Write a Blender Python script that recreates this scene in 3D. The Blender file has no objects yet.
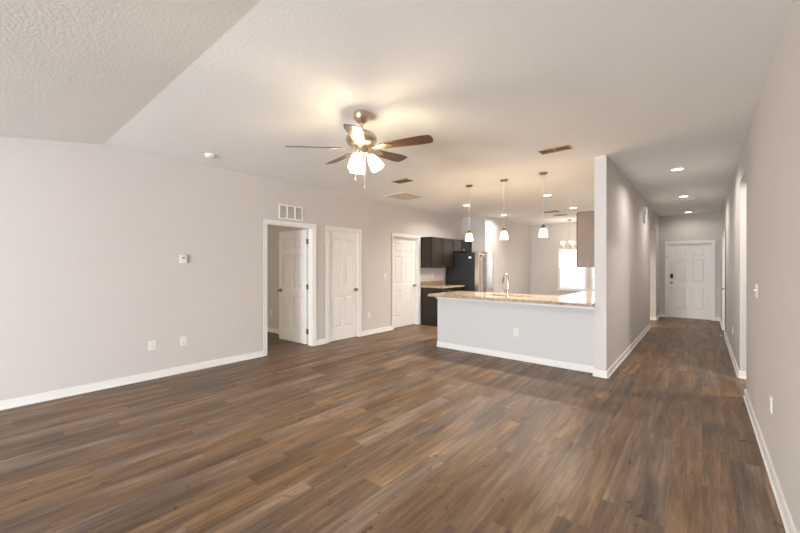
import bpy, bmesh, math, random
from mathutils import Vector, Matrix
random.seed(7)
R = math.radians
PI = math.pi
S = bpy.context.scene
COL = S.collection

# ------------------------------------------------------------------ camera
cam_d = bpy.data.cameras.new('camera')
cam_d.sensor_width = 36.0
cam_d.lens = 16.2
cam_d.clip_start = 0.02
cam = bpy.data.objects.new('camera', cam_d)
COL.objects.link(cam)
cam.location = (0, 0, 1.375)
cam.rotation_euler = (R(90), 0, R(40))
S.camera = cam

# ------------------------------------------------------------------ view
S.view_settings.view_transform = 'Standard'
S.view_settings.look = 'None'
S.view_settings.gamma = 1.0
S.view_settings.use_curve_mapping = False
S.view_settings.exposure = 0.88

# ------------------------------------------------------------------ world
W = bpy.data.worlds.new('sky')
S.world = W
W.use_nodes = True
wb = W.node_tree.nodes['Background']
wb.inputs[0].default_value = (0.86, 0.93, 1.0, 1)
wb.inputs[1].default_value = 1.5

# ------------------------------------------------------------------ large lights (daylight entering by the glass, and added fills)
def area(name, loc, rot, sx, sy, power, color):
    d = bpy.data.lights.new(name, 'AREA')
    d.shape = 'RECTANGLE'
    d.size = sx
    d.size_y = sy
    d.energy = power
    d.color = color
    o = bpy.data.objects.new(name, d)
    COL.objects.link(o)
    o.location = loc
    o.rotation_euler = rot
    return o
area('daylight_patio_door', (-1.7, -5.9, 1.1), (R(96), 0, 0), 2.5, 2.1, 135, (0.88, 0.95, 1.0))
area('daylight_back_window', (-0.35, -5.9, 1.35), (R(96), 0, 0), 1.0, 1.5, 60, (0.88, 0.95, 1.0))
area('patio_bounce_fill', (-1.7, -5.95, 0.35), (R(125), 0, 0), 2.5, 0.7, 380, (0.90, 0.95, 1.0))  # area lamp added low outside as patio bounce, lifts the ceiling
area('bedroom_window_fill', (-7.2, -1.75, 1.4), (R(90), 0, 0), 1.3, 1.3, 48, (1.0, 0.84, 0.66))  # unseen warm lamp added to light the bedroom past the open door
FAN_W, PENDANT_W, CAN_W, HALL_W, CHAND_W = 28.0, 34.0, 30.0, 7.0, 9.0

# ------------------------------------------------------------------ materials
def new_mat(name):
    m = bpy.data.materials.new(name)
    m.use_nodes = True
    return m, m.node_tree.nodes, m.node_tree.links, m.node_tree.nodes['Principled BSDF']

def plain(name, col, rough=0.5, metal=0.0, vary=0.0, bump=0.0, bscale=60.0, spec=0.5, coat=0.0):
    m, N, L, B = new_mat(name)
    B.inputs['Base Color'].default_value = (*col, 1)
    B.inputs['Roughness'].default_value = rough
    B.inputs['Metallic'].default_value = metal
    B.inputs['Specular IOR Level'].default_value = spec
    B.inputs['Coat Weight'].default_value = coat
    tc = N.new('ShaderNodeTexCoord')
    if vary > 0:
        n = N.new('ShaderNodeTexNoise')
        n.inputs['Scale'].default_value = 3.0
        n.inputs['Detail'].default_value = 4
        L.new(tc.outputs['Object'], n.inputs['Vector'])
        r = N.new('ShaderNodeMapRange')
        r.inputs['To Min'].default_value = 1 - vary
        r.inputs['To Max'].default_value = 1 + vary
        L.new(n.outputs['Fac'], r.inputs['Value'])
        x = N.new('ShaderNodeVectorMath')
        x.operation = 'SCALE'
        x.inputs[0].default_value = col
        L.new(r.outputs[0], x.inputs['Scale'])
        L.new(x.outputs[0], B.inputs['Base Color'])
    if bump > 0:
        n2 = N.new('ShaderNodeTexNoise')
        n2.inputs['Scale'].default_value = bscale
        n2.inputs['Detail'].default_value = 3
        L.new(tc.outputs['Object'], n2.inputs['Vector'])
        b = N.new('ShaderNodeBump')
        b.inputs['Strength'].default_value = bump
        b.inputs['Distance'].default_value = 0.01
        L.new(n2.outputs['Fac'], b.inputs['Height'])
        L.new(b.outputs[0], B.inputs['Normal'])
    return m

def emit(name, col, strength, base=(0.9, 0.9, 0.9)):
    m, N, L, B = new_mat(name)
    B.inputs['Base Color'].default_value = (*base, 1)
    B.inputs['Emission Color'].default_value = (*col, 1)
    B.inputs['Emission Strength'].default_value = strength
    return m

M = {}
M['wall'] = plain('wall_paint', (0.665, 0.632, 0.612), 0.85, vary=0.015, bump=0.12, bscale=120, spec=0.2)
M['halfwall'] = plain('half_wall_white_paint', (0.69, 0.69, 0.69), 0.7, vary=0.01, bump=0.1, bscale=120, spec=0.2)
M['endwall'] = plain('end_face_pale', (0.74, 0.705, 0.685), 0.7, vary=0.01, bump=0.1, bscale=120, spec=0.2)
M['ceiling'] = plain('ceiling_texture', (0.88, 0.88, 0.865), 0.9, vary=0.02, bump=0.22, bscale=55, spec=0.15)
M['trim'] = plain('white_trim_paint', (0.88, 0.875, 0.86), 0.4, vary=0.01)
M['door'] = plain('white_door_paint', (0.88, 0.87, 0.85), 0.42, vary=0.01)
M['plastic'] = plain('white_plastic', (0.85, 0.84, 0.80), 0.4, vary=0.01)
M['socket'] = plain('dark_slot', (0.08, 0.06, 0.04), 0.6, vary=0.05)
M['cord'] = plain('white_cord', (0.8, 0.76, 0.7), 0.5, vary=0.02)
M['basin'] = plain('brushed_steel_basin', (0.38, 0.35, 0.30), 0.35, 1.0, vary=0.04)
M['handle'] = plain('grey_handle_metal', (0.25, 0.25, 0.25), 0.3, 1.0, vary=0.04)
M['nickel'] = plain('brushed_nickel', (0.62, 0.50, 0.36), 0.3, 1.0, vary=0.05)
M['bronze'] = plain('antique_bronze', (0.30, 0.20, 0.10), 0.35, 1.0, vary=0.08)
M['knob'] = plain('satin_knob_metal', (0.36, 0.30, 0.22), 0.3, 1.0, vary=0.05)
M['chrome'] = plain('chrome', (0.52, 0.49, 0.45), 0.16, 1.0, vary=0.02)
M['steel'] = plain('stainless_steel', (0.66, 0.63, 0.58), 0.22, 1.0, vary=0.04)
M['black'] = plain('black_plastic', (0.02, 0.02, 0.02), 0.4, vary=0.05)
M['fridge_side'] = plain('fridge_side_black_enamel', (0.009, 0.012, 0.012), 0.5, vary=0.05, bump=0.1, bscale=300)
M['fibreglass'] = plain('vent_filter', (0.42, 0.38, 0.28), 0.8, vary=0.05)
M['hatch'] = plain('hatch_board', (0.70, 0.57, 0.42), 0.8, vary=0.03)
M['ventm'] = plain('tan_vent_metal', (0.48, 0.37, 0.20), 0.6, vary=0.05)
M['grass'] = plain('lawn_grass', (0.46, 0.48, 0.42), 0.9, vary=0.2, bump=0.5, bscale=30)
M['asphalt'] = plain('street_asphalt', (0.34, 0.34, 0.34), 0.9, vary=0.1)
M['bark'] = plain('tree_bark', (0.14, 0.10, 0.07), 0.9, vary=0.2, bump=0.5, bscale=20)
M['leaf'] = plain('tree_leaves', (0.17, 0.20, 0.12), 0.8, vary=0.4, bump=0.6, bscale=12)
M['concrete'] = plain('patio_concrete', (0.5, 0.48, 0.45), 0.9, vary=0.06)
M['canlens'] = emit('recessed_lens_lit', (1.0, 0.93, 0.84), 6.0)

def shade_mat(name, col, strength):
    m, N, L, B = new_mat(name)
    out = [n for n in N if n.type == 'OUTPUT_MATERIAL'][0]
    tr = N.new('ShaderNodeBsdfTransparent')
    tr.inputs[0].default_value = (1, 0.93, 0.82, 1)
    tl = N.new('ShaderNodeBsdfTranslucent')
    tl.inputs[0].default_value = (0.95, 0.9, 0.82, 1)
    mx = N.new('ShaderNodeMixShader')
    mx.inputs[0].default_value = 0.75 if strength > 1 else 0.3
    em = N.new('ShaderNodeEmission')
    em.inputs[0].default_value = (*col, 1)
    em.inputs[1].default_value = strength
    ad = N.new('ShaderNodeAddShader')
    L.new(tr.outputs[0], mx.inputs[1])
    L.new(tl.outputs[0], mx.inputs[2])
    L.new(mx.outputs[0], ad.inputs[0])
    L.new(em.outputs[0], ad.inputs[1])
    L.new(ad.outputs[0], out.inputs[0])
    return m
M['shade'] = shade_mat('frosted_glass_shade_lit', (1.0, 0.86, 0.66), 2.6)

def glass_mat():
    m, N, L, B = new_mat('window_glass')
    out = [n for n in N if n.type == 'OUTPUT_MATERIAL'][0]
    tr = N.new('ShaderNodeBsdfTransparent')
    gl = N.new('ShaderNodeBsdfGlossy')
    gl.inputs['Roughness'].default_value = 0.02
    mx = N.new('ShaderNodeMixShader')
    mx.inputs[0].default_value = 0.06
    L.new(tr.outputs[0], mx.inputs[1])
    L.new(gl.outputs[0], mx.inputs[2])
    L.new(mx.outputs[0], out.inputs[0])
    return m
M['glass'] = glass_mat()
M['clearshade'] = shade_mat('pale_glass_shade', (1.0, 0.9, 0.75), 0.25)

def math_node(N, L, op, a, b=None, c=None):
    n = N.new('ShaderNodeMath')
    n.operation = op
    for i, v in enumerate((a, b, c)):
        if v is None:
            continue
        if isinstance(v, (int, float)):
            n.inputs[i].default_value = v
        else:
            L.new(v, n.inputs[i])
    return n.outputs[0]

def floor_mat():
    m, N, L, B = new_mat('wood_plank_floor')
    tc = N.new('ShaderNodeTexCoord')
    sp = N.new('ShaderNodeSeparateXYZ')
    L.new(tc.outputs['Object'], sp.inputs[0])
    PW, PL = 0.152, 1.22
    u = math_node(N, L, 'DIVIDE', sp.outputs[0], PW)
    row = math_node(N, L, 'FLOOR', u)
    w1 = N.new('ShaderNodeTexWhiteNoise'); w1.noise_dimensions = '1D'
    L.new(row, w1.inputs['W'])
    v0 = math_node(N, L, 'DIVIDE', sp.outputs[1], PL)
    v = math_node(N, L, 'ADD', v0, w1.outputs['Value'])
    cell = math_node(N, L, 'FLOOR', v)
    cv = N.new('ShaderNodeCombineXYZ')
    L.new(row, cv.inputs[0]); L.new(cell, cv.inputs[1])
    w2 = N.new('ShaderNodeTexWhiteNoise'); w2.noise_dimensions = '2D'
    L.new(cv.outputs[0], w2.inputs['Vector'])
    rnd = w2.outputs['Value']
    # grain coordinates, shifted for each plank
    gx = math_node(N, L, 'MULTIPLY_ADD', rnd, 37.0, sp.outputs[0])
    gv = N.new('ShaderNodeCombineXYZ')
    L.new(gx, gv.inputs[0]); L.new(sp.outputs[1], gv.inputs[1]); L.new(math_node(N, L, 'MULTIPLY', rnd, 11.0), gv.inputs[2])
    def noise(sx, sy, detail, dist=0.0, rough=0.55):
        mp = N.new('ShaderNodeMapping')
        mp.inputs['Scale'].default_value = (sx, sy, 1)
        L.new(gv.outputs[0], mp.inputs['Vector'])
        n = N.new('ShaderNodeTexNoise')
        n.inputs['Scale'].default_value = 1.0
        n.inputs['Detail'].default_value = detail
        n.inputs['Roughness'].default_value = rough
        n.inputs['Distortion'].default_value = dist
        L.new(mp.outputs[0], n.inputs['Vector'])
        return n.outputs['Fac']
    broad = noise(8.0, 1.1, 4, 0.5)
    streak = noise(36.0, 1.7, 5, 0.3, 0.62)
    fine = noise(150.0, 5.0, 3)
    knots = noise(16.0, 7.0, 2, 1.2)
    a = math_node(N, L, 'MULTIPLY', rnd, 0.16)
    b = math_node(N, L, 'MULTIPLY_ADD', broad, 1.15, a)
    c = math_node(N, L, 'MULTIPLY_ADD', streak, 0.75, b)
    d = math_node(N, L, 'MULTIPLY_ADD', fine, 0.45, c)
    e = math_node(N, L, 'SUBTRACT', d, 0.84)
    cr = N.new('ShaderNodeValToRGB')
    cr.color_ramp.elements[0].position = 0.12
    cr.color_ramp.elements[0].color = (0.080, 0.052, 0.032, 1)
    cr.color_ramp.elements[1].position = 0.92
    cr.color_ramp.elements[1].color = (0.430, 0.288, 0.170, 1)
    x = cr.color_ramp.elements.new(0.42); x.color = (0.162, 0.101, 0.058, 1)
    x = cr.color_ramp.elements.new(0.65); x.color = (0.262, 0.166, 0.094, 1)
    L.new(e, cr.inputs[0])
    # plank to plank hue: greyer or browner
    hs = N.new('ShaderNodeHueSaturation')
    w3 = N.new('ShaderNodeTexWhiteNoise'); w3.noise_dimensions = '3D'
    L.new(gv.outputs[0], w3.inputs['Vector'])
    cv2 = N.new('ShaderNodeVectorMath'); cv2.operation = 'ADD'; cv2.inputs[1].default_value = (13.0, 7.0, 0)
    L.new(cv.outputs[0], cv2.inputs[0])
    w4 = N.new('ShaderNodeTexWhiteNoise'); w4.noise_dimensions = '2D'
    L.new(cv2.outputs[0], w4.inputs['Vector'])
    sr = N.new('ShaderNodeMapRange')
    sr.inputs['To Min'].default_value = 0.70; sr.inputs['To Max'].default_value = 1.08
    L.new(w4.outputs['Value'], sr.inputs['Value'])
    L.new(sr.outputs[0], hs.inputs['Saturation'])
    L.new(cr.outputs[0], hs.inputs['Color'])
    # knots
    kr = N.new('ShaderNodeMapRange')
    kr.inputs['From Min'].default_value = 0.66; kr.inputs['From Max'].default_value = 0.74
    kr.inputs['To Min'].default_value = 1.0; kr.inputs['To Max'].default_value = 0.42
    L.new(knots, kr.inputs['Value'])
    # seams
    fu = math_node(N, L, 'FRACT', u); fv = math_node(N, L, 'FRACT', v)
    du = math_node(N, L, 'MULTIPLY', math_node(N, L, 'MINIMUM', fu, math_node(N, L, 'SUBTRACT', 1.0, fu)), PW)
    dv = math_node(N, L, 'MULTIPLY', math_node(N, L, 'MINIMUM', fv, math_node(N, L, 'SUBTRACT', 1.0, fv)), PL)
    dm = math_node(N, L, 'MINIMUM', du, dv)
    se = N.new('ShaderNodeMapRange')
    se.inputs['From Min'].default_value = 0.0006; se.inputs['From Max'].default_value = 0.0022
    se.inputs['To Min'].default_value = 0.84; se.inputs['To Max'].default_value = 1.0
    L.new(dm, se.inputs['Value'])
    tot = math_node(N, L, 'MULTIPLY', kr.outputs[0], se.outputs[0])
    sc = N.new('ShaderNodeVectorMath'); sc.operation = 'SCALE'
    L.new(hs.outputs[0], sc.inputs[0]); L.new(tot, sc.inputs['Scale'])
    L.new(sc.outputs[0], B.inputs['Base Color'])
    rr = N.new('ShaderNodeMapRange')
    rr.inputs['To Min'].default_value = 0.34; rr.inputs['To Max'].default_value = 0.50
    L.new(streak, rr.inputs['Value'])
    L.new(rr.outputs[0], B.inputs['Roughness'])
    B.inputs['Specular IOR Level'].default_value = 0.2
    bp = N.new('ShaderNodeBump'); bp.inputs['Strength'].default_value = 0.25; bp.inputs['Distance'].default_value = 0.002
    hh = math_node(N, L, 'MULTIPLY_ADD', streak, 0.4, se.outputs[0])
    L.new(hh, bp.inputs['Height']); L.new(bp.outputs[0], B.inputs['Normal'])
    return m
M['floor'] = floor_mat()

def granite_mat():
    m, N, L, B = new_mat('speckled_granite')
    tc = N.new('ShaderNodeTexCoord')
    n1 = N.new('ShaderNodeTexVoronoi'); n1.inputs['Scale'].default_value = 130
    n2 = N.new('ShaderNodeTexNoise'); n2.inputs['Scale'].default_value = 75; n2.inputs['Detail'].default_value = 5
    L.new(tc.outputs['Object'], n1.inputs['Vector']); L.new(tc.outputs['Object'], n2.inputs['Vector'])
    sp = N.new('ShaderNodeSeparateColor'); L.new(n1.outputs['Color'], sp.inputs[0])
    ad = math_node(N, L, 'MULTIPLY_ADD', sp.outputs[0], 0.45, math_node(N, L, 'MULTIPLY', n2.outputs['Fac'], 0.7))
    cr = N.new('ShaderNodeValToRGB'); cr.color_ramp.interpolation = 'CONSTANT'
    cols = [(0.0, (0.05, 0.035, 0.025)), (0.36, (0.22, 0.13, 0.075)), (0.46, (0.42, 0.29, 0.18)), (0.58, (0.55, 0.42, 0.29)), (0.70, (0.70, 0.61, 0.48))]
    cr.color_ramp.elements[0].position = 0; cr.color_ramp.elements[0].color = (*cols[0][1], 1)
    cr.color_ramp.elements[1].position = cols[1][0]; cr.color_ramp.elements[1].color = (*cols[1][1], 1)
    for p, c in cols[2:]:
        e = cr.color_ramp.elements.new(p); e.color = (*c, 1)
    L.new(ad, cr.inputs[0]); L.new(cr.outputs[0], B.inputs['Base Color'])
    B.inputs['Roughness'].default_value = 0.09
    B.inputs['Specular IOR Level'].default_value = 0.75
    return m
M['granite'] = granite_mat()

def wood_mat(name, c0, c1, rough, axis, coat=0.0):
    m, N, L, B = new_mat(name)
    tc = N.new('ShaderNodeTexCoord'); mp = N.new('ShaderNodeMapping')
    sc = [45.0, 45.0, 45.0]; sc[axis] = 3.0
    mp.inputs['Scale'].default_value = sc
    L.new(tc.outputs['Object'], mp.inputs['Vector'])
    n = N.new('ShaderNodeTexNoise'); n.inputs['Scale'].default_value = 1.0; n.inputs['Detail'].default_value = 4; n.inputs['Distortion'].default_value = 0.5
    L.new(mp.outputs[0], n.inputs['Vector'])
    cr = N.new('ShaderNodeValToRGB')
    cr.color_ramp.elements[0].position = 0.3; cr.color_ramp.elements[0].color = (*c0, 1)
    cr.color_ramp.elements[1].position = 0.72; cr.color_ramp.elements[1].color = (*c1, 1)
    L.new(n.outputs['Fac'], cr.inputs[0]); L.new(cr.outputs[0], B.inputs['Base Color'])
    B.inputs['Roughness'].default_value = rough
    B.inputs['Coat Weight'].default_value = coat
    B.inputs['Coat Roughness'].default_value = 0.25
    return m
M['espresso'] = wood_mat('espresso_cabinet_wood', (0.014, 0.009, 0.006), (0.030, 0.019, 0.013), 0.38, 2, 0.15)
M['endglow'] = wood_mat('cabinet_end_daylight_glow', (0.125, 0.088, 0.064), (0.165, 0.118, 0.087), 0.4, 2, 0.0)  # window glow on the cabinet end put into a lighter brown
M['espresso'].node_tree.nodes['Principled BSDF'].inputs['Specular IOR Level'].default_value = 0.3
M['blade'] = wood_mat('walnut_fan_blade', (0.055, 0.028, 0.015), (0.14, 0.075, 0.038), 0.35, 0, 0.3)

# ------------------------------------------------------------------ mesh helpers
class MB:
    def __init__(self):
        self.bm = bmesh.new()
    def box(self, x0, x1, y0, y1, z0, z1, bev=0.0, seg=2):
        x0, x1 = sorted((x0, x1)); y0, y1 = sorted((y0, y1)); z0, z1 = sorted((z0, z1))
        r = bmesh.ops.create_cube(self.bm, size=1.0)
        vs = r['verts']
        for v in vs:
            v.co = Vector(((x0 + x1) / 2 + v.co.x * (x1 - x0), (y0 + y1) / 2 + v.co.y * (y1 - y0), (z0 + z1) / 2 + v.co.z * (z1 - z0)))
        if bev > 0:
            es = list({e for v in vs for e in v.link_edges})
            bmesh.ops.bevel(self.bm, geom=es, offset=bev, segments=seg, profile=0.5, affect='EDGES')
        return self
    def lathe(self, prof, n=24, mat=None, cap=True, arc=2 * PI):
        mat = mat or Matrix.Identity(4)
        rings = []
        for r, z in prof:
            if r < 1e-6:
                rings.append([self.bm.verts.new(mat @ Vector((0, 0, z)))])
            else:
                rings.append([self.bm.verts.new(mat @ Vector((r * math.cos(2 * PI * i / n), r * math.sin(2 * PI * i / n), z))) for i in range(n)])
        for a, b in zip(rings, rings[1:]):
            for i in range(n):
                j = (i + 1) % n
                if len(a) == 1 and len(b) == 1:
                    continue
                if len(a) == 1:
                    self.bm.faces.new((a[0], b[j], b[i]))
                elif len(b) == 1:
                    self.bm.faces.new((a[i], a[j], b[0]))
                else:
                    self.bm.faces.new((a[i], a[j], b[j], b[i]))
        if cap:
            for rg in (rings[0], rings[-1]):
                if len(rg) > 2:
                    try:
                        self.bm.faces.new(rg)
                    except ValueError:
                        pass
        return self
    def tube(self, pts, r, n=10, radii=None):
        pts = [Vector(p) for p in pts]
        rings = []
        prev = None
        for i, p in enumerate(pts):
            if i == 0: t = pts[1] - p
            elif i == len(pts) - 1: t = p - pts[i - 1]
            else: t = pts[i + 1] - pts[i - 1]
            t.normalize()
            if prev is None:
                up = Vector((0, 0, 1)) if abs(t.z) < 0.9 else Vector((1, 0, 0))
                a = t.cross(up).normalized()
            else:
                a = (prev - t * prev.dot(t)).normalized()
            prev = a
            b = t.cross(a)
            rr = radii[i] if radii else r
            rings.append([self.bm.verts.new(p + (a * math.cos(2 * PI * k / n) + b * math.sin(2 * PI * k / n)) * rr) for k in range(n)])
        for x, y in zip(rings, rings[1:]):
            for i in range(n):
                j = (i + 1) % n
                self.bm.faces.new((x[i], x[j], y[j], y[i]))
        self.bm.faces.new(rings[0]); self.bm.faces.new(rings[-1])
        return self
    def poly_prism(self, pts, z0, z1, mat=None, bev=0.0):
        mat = mat or Matrix.Identity(4)
        a = [self.bm.verts.new(mat @ Vector((x, y, z0))) for x, y in pts]
        b = [self.bm.verts.new(mat @ Vector((x, y, z1))) for x, y in pts]
        n = len(pts)
        f = [self.bm.faces.new(a), self.bm.faces.new(b)]
        for i in range(n):
            self.bm.faces.new((a[i], a[(i + 1) % n], b[(i + 1) % n], b[i]))
        if bev > 0:
            es = list({e for ff in f for e in ff.edges})
            bmesh.ops.bevel(self.bm, geom=es, offset=bev, segments=2, profile=0.5, affect='EDGES')
        return self
    def frustum(self, x0, x1, z0, z1, ya, yb, ins):
        # raised panel: outline (x0..x1, z0..z1) at y=ya, inset outline at y=yb
        a = [self.bm.verts.new((x, ya, z)) for x, z in ((x0, z0), (x1, z0), (x1, z1), (x0, z1))]
        b = [self.bm.verts.new((x, yb, z)) for x, z in ((x0 + ins, z0 + ins), (x1 - ins, z0 + ins), (x1 - ins, z1 - ins), (x0 + ins, z1 - ins))]
        self.bm.faces.new(b); self.bm.faces.new(a)
        for i in range(4):
            self.bm.faces.new((a[i], a[(i + 1) % 4], b[(i + 1) % 4], b[i]))
        return self
    def build(self, name, mat, parent=None, loc=(0, 0, 0), rot=(0, 0, 0), smooth=False):
        bmesh.ops.recalc_face_normals(self.bm, faces=self.bm.faces[:])
        me = bpy.data.meshes.new(name)
        if smooth:
            for f in self.bm.faces: f.smooth = True
            for e in self.bm.edges:
                if len(e.link_faces) == 2 and e.calc_face_angle(0) > R(38): e.smooth = False
        self.bm.to_mesh(me); self.bm.free()
        me.materials.append(mat)
        o = bpy.data.objects.new(name, me)
        COL.objects.link(o)
        o.location = loc; o.rotation_euler = rot
        if parent: o.parent = parent
        return o

def tag(o, label, cat, group=None, kind=None):
    o['label'] = label; o['category'] = cat
    if group: o['group'] = group
    if kind: o['kind'] = kind
    return o
def struct(o, label=None):
    o['kind'] = 'structure'
    if label: o['label'] = label
    return o
def empty(name, loc, rz=0.0):
    o = bpy.data.objects.new(name, None)
    o.empty_display_size = 0.1
    COL.objects.link(o); o.location = loc; o.rotation_euler = (0, 0, rz)
    return o
def copy_tree(o, parent=None):
    c = o.copy(); COL.objects.link(c)
    c.parent = parent
    for ch in list(o.children): copy_tree(ch, c)
    return c
def bulb(name, parent, loc, power, color, radius=0.03):
    d = bpy.data.lights.new(name, 'POINT'); d.energy = power; d.color = color; d.shadow_soft_size = radius
    o = bpy.data.objects.new(name, d); COL.objects.link(o); o.location = loc; o.parent = parent
    return o

CEIL = 2.745
XL, XR = -5.15, 0.355         # left wall face, right wall face
PX0, PX1 = -1.035, -0.902     # partition faces
YF = 12.12                    # front wall face
YK = 8.83                     # kitchen far wall face
YB = -5.5                     # back wall face
RIDGE = 0.96

# ------------------------------------------------------------------ floor and ceiling
struct(MB().box(-9.0, 2.4, -5.65, YF + 0.15, -0.12, 0.0).build('floor', M['floor']), 'brown wood plank floor running down the hallway')
zb = CEIL - 0.155 * (RIDGE + 1.3)
mb = MB()
prof = [(-5.65, zb), (-1.3, zb), (RIDGE, CEIL), (YF + 0.15, CEIL), (YF + 0.15, CEIL + 0.15), (-5.65, CEIL + 0.15)]
a = [mb.bm.verts.new((-9.0, y, z)) for y, z in prof]; b = [mb.bm.verts.new((2.4, y, z)) for y, z in prof]
mb.bm.faces.new(a); mb.bm.faces.new(b)
for i in range(6): mb.bm.faces.new((a[i], a[(i + 1) % 6], b[(i + 1) % 6], b[i]))
struct(mb.build('ceiling', M['ceiling']), 'textured off-white ceiling with a shallow slope by the camera')

# ------------------------------------------------------------------ walls
def ceil_at(y): return CEIL - max(0.0, 0.155 * (RIDGE - max(y, -1.3)))
def wall_y(x0, x1, y0, y1, openings, name, label, top=CEIL + 0.02):
    """wall running along Y; openings = (ya, yb, za, zb)"""
    mb = MB(); y = y0
    for ya, yb_, za, zb_ in sorted(openings):
        mb.box(x0, x1, y, ya, 0, top)
        if za > 0: mb.box(x0, x1, ya, yb_, 0, za)
        mb.box(x0, x1, ya, yb_, zb_, top)
        y = yb_
    mb.box(x0, x1, y, y1, 0, top)
    return struct(mb.build(name, M['wall']), label)
def wall_x(y0, y1, x0, x1, openings, name, label, top=CEIL + 0.02):
    mb = MB(); x = x0
    for xa, xb, za, zb_ in sorted(openings):
        mb.box(x, xa, y0, y1, 0, top)
        if za > 0: mb.box(xa, xb, y0, y1, 0, za)
        mb.box(xa, xb, y0, y1, zb_, top)
        x = xb
    mb.box(x, x1, y0, y1, 0, top)
    return struct(mb.build(name, M['wall']), label)

# left wall door openings (rough, leaf sizes below)
D1 = (2.93, 3.80); D2 = (4.11, 4.885); D3 = (5.915, 6.82)
DH = 2.05
wall_y(XL - 0.12, XL, YB - 0.12, YK, [(D1[0], D1[1], 0, DH), (D2[0], D2[1], 0, DH), (D3[0], D3[1], 0, DH)], 'wall_left', 'long greige left wall with three white doors')
D4 = (9.55, 10.42)
wall_y(XR, XR + 0.12, YB - 0.12, YF + 0.12, [(5.22, 6.08, 0, 2.40), (D4[0], D4[1], 0, DH)], 'wall_right', 'greige right wall of the room and hallway')
wall_y(PX0, PX1, 5.03, YF, [(9.85, 11.25, 0, 2.33)], 'wall_partition', 'greige wall between the kitchen and the hallway')
W1 = (-3.56, -2.70); W2 = (-2.62, -1.76); WZ = (0.635, 1.965)
FD = (-0.715, 0.20)
wall_x(YF, YF + 0.12, -4.56, 2.4, [(W1[0], W1[1], *WZ), (W2[0], W2[1], *WZ), (FD[0], FD[1], 0, 1.995)], 'wall_front', 'far wall with the entry door and dining windows')
wall_y(-4.56, -4.44, YK, YF, [], 'wall_dining', 'greige side wall beyond the refrigerator')
wall_x(YK, YK + 0.12, XL - 0.12, -4.56, [], 'wall_kitchen', 'narrow greige wall beside the refrigerator')
SL = (-3.1, -1.05); BW = (-0.85, 0.15)
wall_x(-1.62, -1.5, -9.0, XL - 0.12, [(-7.85, -6.55, 0.75, 2.05)], 'wall_bedroom_back', 'bedroom wall with its added window', top=ceil_at(-1.5) + 0.05)
wall_x(YB - 0.12, YB, XL - 0.12, XR + 0.12, [(SL[0], SL[1], 0, 2.05), (BW[0], BW[1], 0.65, 2.05)], 'wall_back', 'wall behind the camera with the patio door', top=ceil_at(YB) + 0.05)
wall_x(5.165, 5.285, -3.49, PX0, [], 'wall_peninsula', 'white painted half wall under the granite peninsula', top=0.84).data.materials[0] = M['halfwall']
# bedroom behind the open door, closet stubs and side hall
wall_x(4.05, 4.15, -9.0, XL - 0.12, [], 'wall_bedroom', 'bedroom wall seen past the open door')
wall_y(-9.0, -8.9, -1.5, 4.05, [], 'wall_bedroom_far', 'far side wall of the bedroom')
wall_y(-5.95, -5.87, 4.15, YK, [], 'wall_closet', 'inner wall behind the closed doors')
wall_y(1.9, 2.0, 4.2, 7.2, [], 'wall_side_hall', 'end wall of the side hall at right')
wall_x(4.2, 4.3, XR + 0.12, 1.9, [], 'wall_side_hall_near', 'near wall of the side hall at right')
wall_x(7.1, 7.2, XR + 0.12, 1.9, [], 'wall_side_hall_far', 'far wall of the side hall at right')

struct(MB().box(PX0, PX1, 5.026, 5.0305, 0, CEIL).build('end_face_sheet', M['endwall']), 'pale end face of the wall between kitchen and hallway')  # thin sheet over the partition end, paler than the wall behind it
# ------------------------------------------------------------------ baseboards
BH = 0.088
def bb_y(mb, xf, s, y0, y1):
    """along Y on face x=xf, room at side s (+1/-1)"""
    mb.box(xf, xf + s * 0.013, y0, y1, 0, BH, 0.003, 1)
    mb.box(xf + s * 0.012, xf + s * 0.024, y0, y1, 0, 0.018, 0.004, 1)
def bb_x(mb, yf, s, x0, x1):
    mb.box(x0, x1, yf, yf + s * 0.013, 0, BH, 0.003, 1)
    mb.box(x0, x1, yf + s * 0.012, yf + s * 0.024, 0, 0.018, 0.004, 1)
CW = 0.058
mb = MB()
for y0, y1 in ((YB, D1[0] - CW), (D1[1] + CW, D2[0] - CW), (D2[1] + CW, D3[0] - CW)): bb_y(mb, XL, 1, y0, y1)
struct(mb.build('baseboard_left', M['trim']))
mb = MB()
for y0, y1 in ((YB, 5.232), (6.068, D4[0] - CW), (D4[1] + CW, YF)): bb_y(mb, XR, -1, y0, y1)
bb_x(mb, 5.22, 1, XR, XR + 0.12); bb_x(mb, 6.08, -1, XR, XR + 0.12)
struct(mb.build('baseboard_right', M['trim']))
mb = MB()
bb_y(mb, PX1, 1, 5.018, 9.862); bb_y(mb, PX1, 1, 11.238, YF)
bb_x(mb, 5.03, -1, PX0 - 0.013, PX1 + 0.013); bb_y(mb, PX0, -1, 5.03, 5.15)
bb_x(mb, 9.85, 1, PX0, PX1); bb_x(mb, 11.25, -1, PX0, PX1)
bb_y(mb, PX0, -1, 7.45, 9.85); bb_y(mb, PX0, -1, 11.25, YF)
struct(mb.build('baseboard_partition', M['trim']))
mb = MB(); bb_x(mb, 5.165, -1, -3.503, PX0); bb_y(mb, -3.49, -1, 5.152, 5.285)
struct(mb.build('baseboard_peninsula', M['trim']))
mb = MB(); bb_x(mb, YF, -1, -4.44, PX0); bb_x(mb, YF, -1, PX1, FD[0] - CW); bb_x(mb, YF, -1, FD[1] + CW, XR)
struct(mb.build('baseboard_front', M['trim']))
mb = MB(); bb_y(mb, -4.44, 1, YK, YF); struct(mb.build('baseboard_dining', M['trim']))
mb = MB(); bb_x(mb, 4.05, -1, -8.9, XL - 0.12); struct(mb.build('baseboard_bedroom', M['trim']))
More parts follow.
